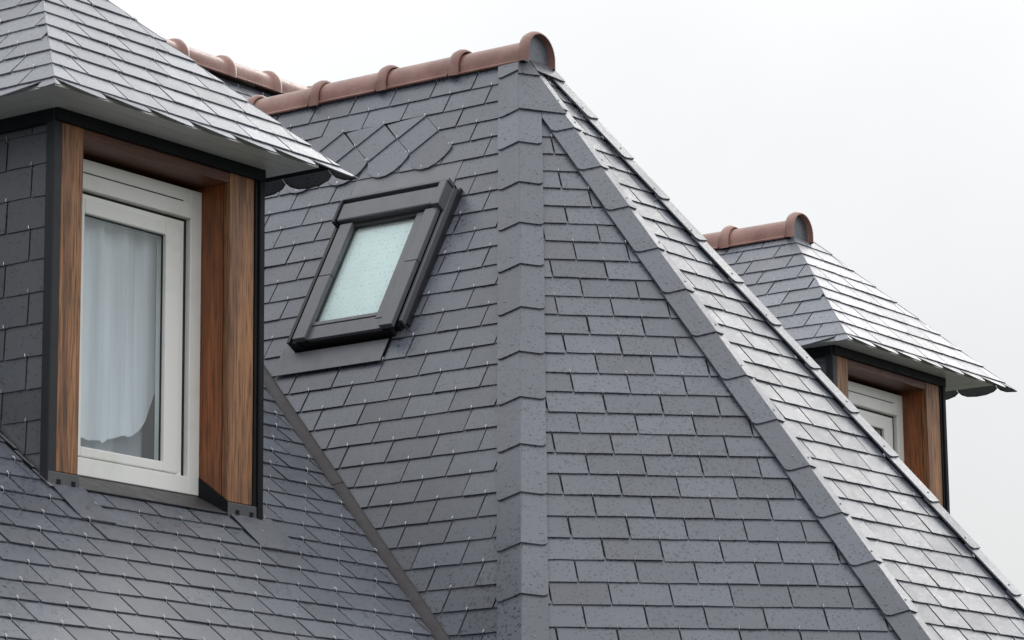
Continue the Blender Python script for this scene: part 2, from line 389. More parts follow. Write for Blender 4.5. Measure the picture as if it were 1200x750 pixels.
deck(F0, [RBR, f0(D2['x0'], F0.pt(0, 0).z + 0) if 0 else meet(F0, F5, Face((1, 0, 0), (D2['x0'], 0, 0))), f0(D2['x0'], ZR), f0(APR.x, ZR)], main)
v2 = meet(F0, F5, Face((1, 0, 0), (D2['x0'], 0, 0)))
deck(F0, [B5v, f0(XR, ZB), f0(XR, zf), f0(D2['x0'], zf), v2] if v2.z < zf else [B5v, f0(XR, ZB), f0(XR, zf), meet(F0, F5, flat(zf))], main)
deck(F0, [f0(D2['x1'], zf), f0(XR, zf), f0(XR, ZR), f0(D2['x1'], ZR)], main)
deck(F0, [f0(D2['x0'], 3.2), f0(D2['x1'], 3.2), f0(D2['x1'], ZR), f0(D2['x0'], ZR)], main)
# rear slope and gable ends
MB().slab([(XR, YR, ZR - .02), (XL, YR, ZR - .02), (XL, YR + 4.6, ZB), (XR, YR + 4.6, ZB)], .03).build('rear_slope', 'slate', main)
for x in (XL + .3, XR - .25):
    MB().add([(x, y0_at(ZB - .2), ZB - .2), (x, YR + 4.4, ZB - .2), (x, YR, ZR - .12)], [(0, 1, 2)]).build('gable', 'house_render', main)
E0, V0 = .1086, 5.646
j0 = lambda k: 7.049 if k % 2 == 0 else 7.161
polyL = [F0.uv(p) for p in (f0(XL, ZB), Bv, RB, f0(AP.x, ZR), f0(XL, ZR))]
uvh = F0.uv(f0(0, zf))[1]
hole1 = (D1['x0'] - .012, D1['x1'] + .01, 6.485, 99)
lay(F0, polyL, V0, E0, j0, .213, main, holes=[hole1], gap=.0095)
polyR = [F0.uv(p) for p in (f0(AP.x, AP.z), f0(APR.x, AP.z), f0(XR - .02, AP.z), f0(XR - .02, ZR), f0(AP.x, ZR))]
lay(F0, polyR, V0, E0, j0, .213, main, holes=[(D2['x0'], D2['x1'], 0, F0.uv(f0(0, 3.6))[1])])
polyR2 = [F0.uv(p) for p in (B5v, f0(XR, ZB), f0(XR, AP.z), RBR)]
lay(F0, polyR2, V0, E0, j0, .213, main, holes=[(D2['x0'] - .01, D2['x1'] + .01, 6.485, 99)], hooks=False)

# valley capping between the two roofs: a low rounded metal roll in two lengths
vd = (Bv - RB).normalized(); sidev = vd.cross((F0.n + F1.n).normalized()).normalized(); upv = (F0.n + F1.n).normalized()
def along(L): return RB + vd * L
LV = (Bv - RB).length
prof = [(-.031, .008), (-.028, .016), (-.017, .022), (0, .024), (.016, .024), (.026, .021), (.030, .014)]
def facept(L, s, h):     # s<0 lies on the main roof side
    f_, sg = (F0, -1) if s < 0 else (F1, 1)
    q = f_.n.cross(vd).normalized()
    if q.dot(sidev) * sg < 0: q = -q
    return along(L) + q * abs(s) + f_.n * h
if sidev.dot(F1.u) != 0 and (along(1) + sidev * .1).dot(F0.n) - F0.d > (along(1) - sidev * .1).dot(F0.n) - F0.d: pass
sidev = sidev if ((along(1) + sidev * .1).dot(F0.n)) > ((along(1) - sidev * .1).dot(F0.n)) else -sidev
valley_seam = None
best = min(range(0, 400), key=lambda i: (proj(along(LV * i / 400)) - Vector((396, 577))).length); Ls = LV * best / 400
for L0, L1, dh in ((.15, Ls + .006, .002), (Ls, LV, 0)):
    mb = MB(); n_s = max(2, int((L1 - L0) / .3)); vs = []
    for i in range(n_s + 1):
        L = L0 + (L1 - L0) * i / n_s
        base = along(L) - sidev * .012 + upv * .012
        for s_, h_ in prof: vs.append(base + sidev * s_ + upv * (h_ + dh))
    kk = len(prof); fs = [(i * kk + j, i * kk + j + 1, (i + 1) * kk + j + 1, (i + 1) * kk + j) for i in range(n_s) for j in range(kk - 1)]
    mb.add(vs, fs, True); ends = [tuple(range(kk)), tuple(range(n_s * kk, n_s * kk + kk))]; mb.add([vs[i] for i in ends[1]], [tuple(range(kk))])
    mb.build('valley_capping', 'valley_metal', main, label='grey metal capping running down the valley')

# ------------------------------------------------------------------ ridge tiles
def ridge_tile(parent, p, d, L, r=.080, cap=False, first=True):
    """half-round tile from p along unit vector d; the collar sits at p"""
    d = Vector(d); side = d.cross(Vector((0, 0, 1))).normalized(); up_ = Vector((0, 0, 1)); mb = MB(); K = 16
    p = Vector(p) + Vector((0, 0, rnd.uniform(-.002, .002)))
    def prof_(R, leg=.03):
        pts = [(-R, -leg)] + [(-R * math.cos(math.pi * i / K), R * math.sin(math.pi * i / K)) for i in range(K + 1)] + [(R, -leg)]
        return pts
    def sweep(sec):        # sec: list of (distance, radius)
        rows = []
        for dist, R, leg in sec: rows.append([p + d * dist + side * a + up_ * b for a, b in prof_(R, leg)])
        kk = len(rows[0]); vs = [q for r_ in rows for q in r_]
        mb.add(vs, [(i * kk + j, i * kk + j + 1, (i + 1) * kk + j + 1, (i + 1) * kk + j) for i in range(len(rows) - 1) for j in range(kk - 1)], True)
    rc = r + (.013 if cap else .0)
    # outer skin with rolled collar, then inner skin
    sweep([(-.014, rc + .006, .036), (-.014, rc + .011, .037), (-.008, rc + .018, .038), (.012, rc + .022, .04), (.032, rc + .018, .038), (.042, r + .010, .034), (.046, r, .03), (.06, r, .03), (L * .6, r, .03), (L + .0, r, .03), (L + .02, r, .03)])
    sweep([(L + .02, r - .012, .03), (.05, r - .012, .03), (.03, rc + .004, .032), (-.014, rc + .006, .036)])
    for s_ in (-1, 1):     # small bead along each lower edge
        vs = []
        for dist in (.05, L):
            c = p + d * dist + side * (s_ * (r + .001)) + up_ * -.028
            for k_ in range(6): a = k_ * math.pi / 3; vs.append(c + side * math.cos(a) * .007 + up_ * math.sin(a) * .007)
        mb.add(vs, [(k_, (k_ + 1) % 6, 6 + (k_ + 1) % 6, 6 + k_) for k_ in range(6)], True)
    o = mb.build('ridge_tile', 'terracotta', parent)
    if cap:
        mb = MB(); pts = [(-(rc + .004), -.034)] + [(-(rc + .004) * math.cos(math.pi * i / K), (rc + .004) * math.sin(math.pi * i / K)) for i in range(K + 1)] + [((rc + .004), -.034)]
        a = [p + d * .016 + side * x + up_ * y for x, y in pts]; b_ = [q + d * .006 for q in a]; kk = len(pts)
        mb.add(a + b_, [tuple(range(kk)), tuple(range(kk, 2 * kk))] + [(i, (i + 1) % kk, kk + (i + 1) % kk, kk + i) for i in range(kk)])
        mb.build('ridge_end_cap', 'slate', parent)
for i in range(23):
    x = 13.10 - .385 * i if i else 13.10
    if x < XL: break
    ridge_tile(main, (x - .07, YR, ZR + .018), (-1, 0, 0), .385)
for i in range(2): ridge_tile(main, (13.10 - .07 + .385 * (i + 1), YR, ZR + .018), (-1, 0, 0), .385)

# ------------------------------------------------------------------ wing roof (the tall one with two hips in view)
wing = thing('slate_roof', ((B12.x + B34.x) / 2, (B12.y + B34.y) / 2 + 1, ZB), 'tall steep slate roof with canted faces, pale slate hips and a terracotta ridge on top', 'roof')
rowv = 6.872; hole_v0, hole_v1 = 6.872, 7.93
def uvp(f_, *p): return [f_.uv(q) for q in p]
# deck with an opening under the roof window
SKU0, SKU1, SKV0, SKV1 = -7.985, -7.43, 6.985, 7.745
def deckuv(face, pts, parent): deck(face, [face.pt(*q) for q in pts], parent)
p1 = uvp(F1, Bv, B12, AP, RB)
def cuts(p, *hs):
    for h_ in hs: p = clip(p, *h_)
    return p
deckuv(F1, cuts(p1, (0, -1, SKV0)), wing); deckuv(F1, cuts(p1, (0, 1, -SKV1)), wing)
mid = cuts(p1, (0, 1, -SKV0), (0, -1, SKV1)); deckuv(F1, cuts(mid, (-1, 0, SKU0)), wing); deckuv(F1, cuts(mid, (1, 0, -SKU1)), wing)
deck(F2, [B12, B23, AP], wing); deck(F3, [B23, B34, APR, AP], wing); deck(F4, [B34, B45, APR], wing); deck(F5, [B45, B5v, RBR, APR], wing)
E1, V1 = .1059, 5.495
fan_v = V1 + 26 * E1 - .02
W1 = .2175
j1 = lambda k: -7.277 if k % 2 else -7.168
lay(F1, p1, V1, E1, j1, W1, wing, holes=[(-8.045, -7.492, hole_v0 - .001, hole_v1 + .001)],
    cut=lambda v: [(.7071, .7071, .7071 * (7.794 - 8.238) - .002)] if 8.03 < v < 8.245 else [], skip=lambda u, v: 8.03 < v < 8.26 and u + 7.794 + v - 8.238 < .0)
j2 = lambda k: 2.384 if k % 2 else 2.493
lay(F2, uvp(F2, B12, B23, AP), 7.099, .1053, j2, .2178, wing)
j3 = lambda k: 10.008 if k % 2 == 0 else 9.911
lay(F3, uvp(F3, B23, B34, APR, AP), 4.63, .1065, j3, .1955, wing, gap=.009)
lay(F4, uvp(F4, B34, B45, APR), F4.uv(B34)[1], .1053, lambda k: .11 * (k % 2), .2178, wing, hooks=False)
lay(F5, uvp(F5, B45, B5v, RBR, APR), F5.uv(B45)[1], .1059, lambda k: .11 * (k % 2), .2175, wing, hooks=False)

# fan of rotated round-ended slates over the roof window
A0, Bq = .1105, .1060
def fan_slate(pts, b0, depth, hb=.0150, ht=.0095):
    # heights rise from the tucked upper edge (through b0) to the free lower edge, square to it
    hf = lambda u, v: ht + (hb - ht) * max(-.3, min(1.6, (((u - b0[0]) - (v - b0[1])) * .7071) / depth))
    PENDING[wing.name][1].append((F1, pts, hf, .005, 'slate', 'slate', True))
for i in range(4):
    u0 = -7.794 - .2225 * i; v0_ = 8.238 + .001 * i
    c_ = (u0 - A0, v0_ - Bq); d_ = (u0 + A0, v0_ - Bq); e_ = (u0 - .003, v0_ - 2 * Bq); f_ = (u0 + 2 * A0 - .003, v0_ - 2 * Bq)
    g = .0032
    fan_slate([(u0 - 2 * A0 + .006, v0_ + .006), (u0, v0_ + .006), (u0 - .002, v0_ - .002), c_], (u0 - A0, v0_ + A0), .155, .0150, .003)                      # triangle under the straight course
    fan_slate([(u0 - .004, v0_ + .004), (u0 - g, v0_ + .004), (d_[0] - g - .002, d_[1]), (e_[0] + .001, e_[1]), (c_[0] + .001, c_[1])], (u0, v0_), .155)
    arc = [(e_[0] - g, e_[1])]
    # round end: leaves the right corner, swings round and comes back to the upper left
    ex = [(u0 + .212, v0_ - .235), (u0 + .196, v0_ - .268), (u0 + .168, v0_ - .300), (u0 + .132, v0_ - .319), (u0 + .094, v0_ - .322), (u0 + .060, v0_ - .312), (u0 + .032, v0_ - .290), (u0 + .014, v0_ - .262), (u0 + .003, v0_ - .235)]
    fan_slate([(e_[0], e_[1]), (d_[0] - .006, d_[1] + .003), (d_[0] - g * .6, d_[1] + .001), (f_[0] - g, f_[1])] + ex, d_, .25, .0165, .0095)
    for q in ((u0, v0_, .017), (d_[0], d_[1], .0175), (f_[0], f_[1], .0185), (u0 + .10, v0_ - .320, .0205)): put_hook(F1, *q, wing)

# hip slates: overlapping pairs along each hip, one leaf on each face
def hip_leaf(face, other, top, bot, seams, w, dh=0, bound=(), widths=None):
    d = (bot - top).normalized(); q = face.n.cross(d).normalized()
    if q.dot(face.pt(*face.uv(bot)) - bot) < 0: pass
    if (top + d + q * .1).dot(other.n) > (top + d).dot(other.n): q = -q       # towards the inside of the face
    ang = face.n.angle(other.n); L = (bot - top).length; tu, tv = face.uv(top); du, dv = d.dot(face.u), d.dot(face.v); qu, qv = q.dot(face.u), q.dot(face.v)
    P_ = lambda s_, l_: (tu + qu * s_ + du * l_, tv + qv * s_ + dv * l_)
    for i, (a, b_) in enumerate(zip(seams, seams[1:])):
        b_ = min(b_, L); 
        if a >= L: break
        hb, ht = .0235 + dh, .0165 + dh; ov = .03; ww = w + rnd.uniform(-.0015, .0015); dl = (.0215 + dh) * math.tan(ang / 2) + .001
        b2 = b_ + rnd.uniform(-.002, .002)
        ch = min(.012, ww * .2)
        pts = [P_(-dl, b2 + .0), P_(ww - ch * 1.6, b2 + .002), P_(ww - ch * .5, b2 - .003), P_(ww, b2 - ch), P_(ww, max(a - ov, .0)), P_(-dl, max(a - ov, .0))]
        for bd in bound: pts = clip(pts, *bd)
        if len(pts) < 3: continue
        def hf(u, v, a=a, b_=b_, hb=hb, ht=ht):
            l_ = (u - tu) * du + (v - tv) * dv; return ht + (hb - ht) * (l_ - a) / (b_ - a)
        PENDING.setdefault(wing.name, (wing, []))[1].append((face, pts, hf, .0065, 'slate', 'hip_slate', True))
        for s_, l_ in ((w * rnd.choice((.35, .68)), b_ - .055),):
            s_ += rnd.uniform(-.008, .008); l_ += rnd.uniform(-.008, .008); u_, v_ = P_(s_, l_)
            if l_ > a and all(A_ * u_ + B_ * v_ + C_ > .004 for A_, B_, C_ in bound): NAILS.append((face, u_, v_, hf(u_, v_)))
NAILS = []
def seams(first, step, L):
    o = [0.0]; x = first
    while x < L + step: o.append(x); x += step
    return o
L12 = (B12 - AP).length; L23 = (B23 - AP).length; L34 = (B34 - APR).length
s12 = [0, .115, .372, .58] + [.83 + .2455 * i for i in range(13)]
def half(face, top, d, off, other):      # half plane of points farther than off from the hip, on the face side
    q = face.n.cross(d).normalized()
    if (top + d + q * .1).dot(other.n) > (top + d).dot(other.n): q = -q
    qu, qv = q.dot(face.u), q.dot(face.v); tu, tv = face.uv(top); return (qu, qv, -(qu * tu + qv * tv) - off)
d12 = (B12 - AP).normalized(); d23 = (B23 - AP).normalized(); d34 = (B34 - APR).normalized()
hip_leaf(F1, F2, AP, B12, s12, .0935)
far2 = half(F2, AP, d23, -.012, F3)
hip_leaf(F2, F1, AP, B12, [0, .145, .372], .30, .003, [far2])
hip_leaf(F2, F1, AP, B12, s12[2:], .088, .0, [half(F2, AP, d23, -.012, F3)])
s23 = [.372, .502, .750, 1.004, 1.258] + [1.258 + .2478 * (i + 1) for i in range(14)]
hip_leaf(F2, F3, AP, B23, s23, .094, .001, [half(F2, AP, d12, .089, F1)])
hip_leaf(F3, F2, AP, B23, [.06] + s23, .050, 0, [half(F3, APR, d34, -.0, F4)])
s34 = [0, .13] + [.13 + .2455 * (i + 1) for i in range(17)]
hip_leaf(F3, F4, APR, B34, s34, .072, .004, [half(F3, AP, d23, .0, F2)])
hip_leaf(F4, F3, APR, B34, s34, .09)
tip = [F3.uv(AP), F3.uv(APR), F3.uv(APR + d34 * .15), F3.uv(AP + d23 * .13)]
PENDING[wing.name][1].append((F3, tip, lambda u, v: .029, .0065, 'slate', 'hip_slate', True))
for p, cap in ((7.335, True), (7.708, False), (8.097, False), (8.47, False), (8.85, False), (9.235, False), (9.62, False)):
    ridge_tile(wing, (XC - .036, p, AP.z - .004), (0, 1, 0), .385, r=.074, cap=cap)

# ------------------------------------------------------------------ roof window (in the left slope of the wing)
sk = thing('skylight', F1.pt(-7.72, 6.99, 0), 'tilted roof window with dark grey metal frame and pale wet pane in the slate slope', 'skylight')
def fbox(mb, face, u0, u1, v0, v1, h0, h1, tap=0):
    vs = [face.pt(u, v, h) for h in (h0, h1) for v in (v0, v1) for u in (u0, u1)]
    return mb.add(vs, [(0, 2, 3, 1), (4, 5, 7, 6), (0, 1, 5, 4), (2, 6, 7, 3), (0, 4, 6, 2), (1, 3, 7, 5)])
FB = lambda *a: fbox(MB(), F1, *a)
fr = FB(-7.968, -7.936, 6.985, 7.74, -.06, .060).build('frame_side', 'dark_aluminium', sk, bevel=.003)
FB(-7.446, -7.430, 7.025, 7.74, -.06, .056).build('frame_side', 'window_aluminium', sk, bevel=.003)
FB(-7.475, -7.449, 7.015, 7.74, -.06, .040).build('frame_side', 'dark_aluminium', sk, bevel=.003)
FB(-7.936, -7.475, 6.990, 7.03, -.06, .050).build('frame_bottom', 'gasket', sk)  # its black also stands in for shade under the frame
FB(-7.936, -7.475, 7.70, 7.74, -.06, .055).build('frame_top', 'dark_aluminium', sk)
# flashing
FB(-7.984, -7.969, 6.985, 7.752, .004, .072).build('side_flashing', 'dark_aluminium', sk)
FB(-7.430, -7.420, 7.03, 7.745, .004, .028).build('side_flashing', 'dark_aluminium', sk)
MB().slab([F1.pt(-8.045, 6.862, .020), F1.pt(-7.497, 6.862, .020), F1.pt(-7.497, 6.972, .020), F1.pt(-8.045, 6.972, .020)], .004).build('apron', 'zinc_flashing', sk, bevel=.001)
MB().slab([F1.pt(-8.045, 7.72, .012), F1.pt(-7.492, 7.72, .012), F1.pt(-7.492, 7.945, .0035), F1.pt(-8.045, 7.945, .0035)], .004).build('head_flashing', 'zinc_flashing', sk)
for a, b_ in ((-8.045, -7.985), (-7.44, -7.492)):
    MB().slab([F1.pt(min(a, b_), 6.98, .008), F1.pt(max(a, b_), 6.98, .008), F1.pt(max(a, b_), 7.76, .008), F1.pt(min(a, b_), 7.76, .008)], .003).build('side_flashing', 'zinc_flashing', sk)
FB(-8.02, -7.43, 6.974, 7.03, .001, .004).build('recess_shade', 'gasket', sk)  # black plate standing in for the shade in the void below the frame
# covers
for a, b_ in ((-7.949, -7.885), (-7.512, -7.448)):
    FB(a, b_, 6.988, 7.317, .060, .084).build('side_cover', 'window_aluminium', sk, bevel=.003)
    FB(a, b_, 7.320, 7.60, .058, .083).build('side_cover', 'window_aluminium', sk, bevel=.003)
    FB(a + .018, b_ - .018, 6.992, 7.0, .05, .06).build('cover_foot', 'dark_aluminium', sk)
mb = FB(-7.966, -7.472, 7.612, 7.706, .060, .096); mb.build('hood', 'window_aluminium', sk, bevel=.006)
FB(-7.966, -7.472, 7.7065, 7.7235, .04, .070).build('hood_gap', 'gasket', sk)
FB(-7.975, -7.430, 7.724, 7.742, .04, .100).build('hood_rail', 'window_aluminium', sk, bevel=.003)
FB(-7.470, -7.434, 7.600, 7.722, .055, .104).build('hood_end', 'window_aluminium', sk, bevel=.004)
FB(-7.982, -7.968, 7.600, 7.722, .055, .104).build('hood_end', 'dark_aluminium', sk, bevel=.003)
FB(-7.912, -7.512, 7.590, 7.612, .044, .066).build('hood_gap', 'gasket', sk)
FB(-7.885, -7.512, 6.990, 7.058, .050, .066).build('bottom_cover', 'window_aluminium', sk, bevel=.002)
sash = FB(-7.912, -7.893, 7.046, 7.60, .045, .069).build('sash', 'window_aluminium', sk, bevel=.002)
mb = FB(-7.560, -7.516, 7.046, 7.60, .045, .069); fbox(mb, F1, -7.893, -7.560, 7.060, 7.078, .045, .069); mb.build('sash', 'window_aluminium', sk, bevel=.002)
FB(-7.893, -7.888, 7.078, 7.59, .045, .064).build('pane_gasket', 'gasket', sk)
FB(-7.893, -7.560, 7.078, 7.60, .052, .060).build('pane', 'wet_glass', sk)
FB(-7.93, -7.53, 7.052, 7.62, .036, .038).build('blind', 'blind_cloth', sk, label='pale green blind behind the pane')

# ------------------------------------------------------------------ dormers
def dormer(D, label, labels_win, full):
    x0, x1, e1, e2, ey, ez, py, pz, hw = (D[k_] for k_ in ('x0', 'x1', 'e1', 'e2', 'ey', 'ez', 'py', 'pz', 'hw'))
    xm = (e1 + e2) / 2; T = thing('dormer', ((x0 + x1) / 2, YF, zf - .1), label, 'dormer', 'dormers on the main roof')
    E1_, E2_ = Vector((e1, ey, ez)), Vector((e2, ey, ez)); PL, PR = Vector((xm - hw, py, pz)), Vector((xm + hw, py, pz))
    yb, yp = y0_at(ez), y0_at(pz)
    G3 = Face((E2_ - E1_).cross(PR - E2_), E1_); G1 = Face(Vector((0, -1, 0)).cross(PL - E1_), E1_); G5 = Face((Vector((0, 1, 0))).cross(PR - E2_), E2_)
    for G, pts in ((G3, [E1_, E2_, PR, PL]), (G1, [E1_, PL, Vector((PL.x, yp, pz)), Vector((e1, yb, ez))]), (G5, [E2_, PR, Vector((PR.x, yp, pz)), Vector((e2, yb, ez))])):
        if G.n.z < 0: G.__init__(-G.n, pts[0])
        s3 = G3.n.to_tuple(); sp = math.sqrt(1 - G.n.z ** 2); ve = G.uv(pts[0])[1]
        s3p = math.sqrt(1 - G3.n.z ** 2); ee = .1095 * s3p / sp; l0 = ve + .042 * s3p / sp
        poly = [G.uv(q) for q in pts]
        deck(G, [G.pt(*q) for q in clip(poly, 0, 1, -(l0 + .006))], T, .010)
        base = {id(G3): [(7.690, 7.577)[k_ % 2] + (e1 - 7.211) for k_ in range(2)]}.get(id(G))
        if G is G3: jf = lambda k_: e1 - 7.211 + ({0: 7.668, 1: 7.574, 2: 7.69, 3: 7.50, 4: 7.61, 5: 7.72, 6: 7.57}.get(k_, 7.55))
        else: jf = lambda k_, G=G: G.uv(pts[0])[0] + (-.075 if G is G1 else .075) + (.11 if k_ % 2 else 0)
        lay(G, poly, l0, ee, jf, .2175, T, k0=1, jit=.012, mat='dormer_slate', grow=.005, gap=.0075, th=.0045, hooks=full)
        # eaves course: asymmetric round-cornered slates below the first line
        w = .2175; off = jf(0); us = [p[0] for p in poly[:1]] + [G.uv(pts[1] if G is G3 else pts[3])[0]]
        ua, ub = min(us), max(us); hip = [ed for ed in G.edges(poly)]
        hip = [(a, b, c + .005) for a, b, c in hip if abs(a) > .05]
        jn = off + math.floor((ua - off) / w) * w - (w if G is not G3 else 0)
        while jn < ub:
            shape = [(0, .02), (0, -.006), (.25, -.026), (.5, -.046), (.72, -.060), (.86, -.063), (.95, -.052), (.99, -.026), (1, 0), (1, .02)]
            if G is G1: shape = [(1 - a, b) for a, b in reversed(shape)]
            if G is G5: shape = [(0, .02), (0, -.022), (.12, -.040), (.35, -.054), (.6, -.058), (.84, -.052), (.96, -.036), (1, -.018), (1, .02)]
            p = [(jn + .002 + a * (w - .004), l0 + b - (.004 if b < 0 else 0)) for a, b in shape]
            for ed in hip: p = clip(p, *ed)
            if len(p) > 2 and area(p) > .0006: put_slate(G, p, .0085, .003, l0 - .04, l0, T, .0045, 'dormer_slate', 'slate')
            jn += w
        ub_ = [(ua, l0 + .010), (ub, l0 + .010), (ub, l0 + .08), (ua, l0 + .08)]
        for ed in hip: ub_ = clip(ub_, ed[0], ed[1], ed[2] - .02)
        if G is not G5: MB().slab([G.pt(*q, .0035) for q in ub_], .004).build('eaves_board', 'cheek_slate', T)
    # soffit: boards running along each side, mitred at the corners
    zs = ez + .004; oy = ey + .022; xl, xr = x0 + .03, x1 - .03; sl_, sr = e1 + .022, e2 - .15
    nb = 3
    for q in range(nb):
        a, b_ = q / nb, (q + 1) / nb - .012
        fy = lambda t_: oy + (YF + .03 - oy) * t_; lx = lambda t_: sl_ + (xl - sl_) * t_; rx = lambda t_: sr + (xr - sr) * t_
        MB().slab([(lx(a), fy(a), zs), (lx(b_), fy(b_), zs), (rx(b_), fy(b_), zs), (rx(a), fy(a), zs)], -.012 if 0 else .012).build('soffit_board', 'soffit_board', T)
        MB().slab([(lx(b_), fy(b_), zs), (lx(a), fy(a), zs), (lx(a), yb + .1, zs), (lx(b_), yb + .1, zs)], .012).build('soffit_board', 'soffit_board', T)
        MB().slab([(rx(a), fy(a), zs), (rx(b_), fy(b_), zs), (rx(b_), yb + .1, zs), (rx(a), yb + .1, zs)], .012).build('soffit_board', 'soffit_board', T)
    # backing above the soffit keeps light out of the grooves
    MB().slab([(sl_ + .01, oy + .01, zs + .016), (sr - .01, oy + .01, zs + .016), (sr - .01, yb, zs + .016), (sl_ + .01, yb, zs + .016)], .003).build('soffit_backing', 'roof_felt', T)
    # cheeks
    zc = zs - .001
    for x, th in ((x0 + .028, .02), (x1 - .006, .02)):
        sgn = -1 if x < xm else 1
        pts = [(x, YF + .02, F0.pt(0, 0).z + (YF + .02 - F0.pt(0, 0).y) * math.tan(rad(40.61)) - .02), (x, YF + .02, zc), (x, y0_at(zc), zc)]
        v_ = [Vector(p) for p in pts]; w_ = [p - Vector((sgn * th, 0, 0)) for p in v_]
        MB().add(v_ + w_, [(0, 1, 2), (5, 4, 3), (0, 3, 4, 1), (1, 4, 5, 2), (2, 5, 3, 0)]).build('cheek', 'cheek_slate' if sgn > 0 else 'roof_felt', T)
    C1 = Face((-1, 0, 0), (x0 + .028, 0, 0)); cu = lambda y, z: (-y, z)
    zb_ = F0.pt(0, 0).z + (YF - F0.pt(0, 0).y) * math.tan(rad(40.61))
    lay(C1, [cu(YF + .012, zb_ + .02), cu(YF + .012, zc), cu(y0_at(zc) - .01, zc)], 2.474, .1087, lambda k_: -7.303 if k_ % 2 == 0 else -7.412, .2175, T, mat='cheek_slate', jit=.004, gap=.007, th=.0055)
    # corner trims and posts
    MB().box(x0, x0 + .038, YF - .004, YF + .035, zb_ + .022, zc).build('corner_trim', 'dark_aluminium', T, bevel=.004)
    MB().box(x1 - .024, x1 + .004, YF - .012, YF + .06, zb_ - .01, zc).build('corner_trim', 'black_trim', T, bevel=.004)
    MB().box(x1 - .040, x1 - .026, YF - .004, YF + .05, zb_ + .01, zc).build('corner_trim', 'black_trim', T, bevel=.003)
    pl0, pl1, pr0, pr1 = x0 + .041, x0 + .145, x1 - .176, x1 - .043
    zo = 2.790                                            # underside of the lintel
    MB().box(pl0, pl1, YF, YF + .03, zb_ + .056, zc).build('post', 'post_wood', T, bevel=.003)
    MB().box(pr0 + .002, pr1, YF, YF + .03, zb_ + .056, zc).build('post', 'post_wood', T, bevel=.003)
    MB().box(pl1 + .002, pr0, YF + .003, YF + .03, zo, zc).build('lintel', 'lintel_wood', T, bevel=.002)
    MB().box(pr0, pr0 + .02, YF + .031, YF + .22, zb_ + .03, zo + .02).build('reveal', 'reveal_wood', T)
    MB().box(pl1 - .02, pl1, YF + .031, YF + .22, zb_ + .03, zo + .02).build('reveal', 'reveal_wood', T)
    MB().box(pl1 + .001, pr0 - .001, YF + .031, YF + .22, zo + .002, zo + .02).build('head_lining', 'lintel_wood', T)
    # black board added under the soffit, its black standing in for shade
    MB().box(x0 + .001, x1 + .001, YF - .016, YF - .013 + .02, zc - .042, zc).build('shade_frieze', 'black_trim', T)
    MB().box(x0 - .002, x0 + .02, YF + .008, yb, zc - .045, zc).build('shade_frieze', 'black_trim', T)
    # metal shoes with small notches under the posts
    for a, b_ in ((x0 + .002, pl1 + .002), (pr0 - .003, x1 - .024)):
        s_ = MB().box(a, b_, YF - .006, YF + .045, zb_ - .006, zb_ + .054).build('post_shoe', 'post_shoe', T, bevel=.003)
        for c in (a + (b_ - a) * .32, a + (b_ - a) * .8): MB().box(c - .008, c + .008, YF - .009, YF - .004, zb_ + .014, zb_ + .030).build('clip', 'black_trim', s_)
    za = zb_ - .006
    MB().add([(pr0 - .004, YF - .004, za), (pr0 - .004, YF - .004, za + .062), (pr0 - .004, YF + .14, za + .165), (pr0 - .004, YF + .14, za + .095),
              (pr0 + .010, YF - .004, za), (pr0 + .010, YF - .004, za + .062), (pr0 + .010, YF + .14, za + .165), (pr0 + .010, YF + .14, za + .095)],
             [(0, 1, 2, 3), (4, 7, 6, 5), (0, 4, 5, 1), (1, 5, 6, 2), (3, 2, 6, 7), (0, 3, 7, 4)]).build('reveal_edge', 'black_trim', T)
    # sill apron lying on the slates below the window, and a saddle under each post
    MB().slab([(pl1 - .01, YF - .006, 1.604), (pr0 + .03, YF - .006, 1.604), (pr0 + .03, YF + .135, 1.677), (pl1 - .01, YF + .135, 1.677)], .005).build('sill_apron', 'sill_metal', T, bevel=.001)
    for q in ([(x0 + .012, 6.298), (x0 + .172, 6.298), (x0 + .172, 6.50), (x0 + .012, 6.50)], [(x1 - .165, 6.298), (x1 + .06, 6.298), (x1 + .06, 6.50), (x1 - .165, 6.50)]):
        MB().slab([F0.pt(u, v, .0125 + (v - 6.3) * .01) for u, v in q], .003).build('lead_saddle', 'slate', T)
    # soaker edge along the foot of the cheek
    mb = MB(); 
    for q in range(9):
        va = 6.47 + q * .1086 * 1.0; mb.slab([F0.pt(x0 - .006, va, .0165), F0.pt(x0 + .008, va, .0165), F0.pt(x0 + .008, va + .106, .010), F0.pt(x0 - .006, va + .106, .010)], .0015)
    mb.build('step_flashing', 'steel', T, label='bright thin metal edge at the foot of the cheek')
    # room behind: lining keeps the attic dark
    mb = MB(); yr = YF + 1.6
    mb.add([(x0 + .1, YF + .25, .9), (x1 - .1, YF + .25, .9), (x1 - .1, yr, .9), (x0 + .1, yr, .9), (x0 + .1, YF + .25, 3.0), (x1 - .1, YF + .25, 3.0), (x1 - .1, yr, 3.0), (x0 + .1, yr, 3.0)],
           [(0, 1, 2, 3), (4, 5, 6, 7), (1, 2, 6, 5), (0, 3, 7, 4), (2, 3, 7, 6)]); mb.build('room_lining', 'room', T)
    # window
    wx0, wx1, wz0, wz1, wy = pl1 - .012, pr0, 1.678, 2.773, YF + .131
    fm = ring(MB(), wx0, wx1, wz0, wz1, .06, .059, .062, .046, wy, wy + .07).build('window', 'white_frame', T, label=labels_win, bevel=.003)
    ring(MB(), wx0 + .058, wx1 - .057, wz0 + .060, wz1 - .105, .022, .022, .004, .012, wy + .022, wy + .06).build('gasket', 'gasket', fm)
    MB().box(wx0 + .05, wx1 - .0595, wy - .007, wy + .05, wz1 - .108, wz1 - .047).build('trickle_vent', 'white_frame', fm, bevel=.003)
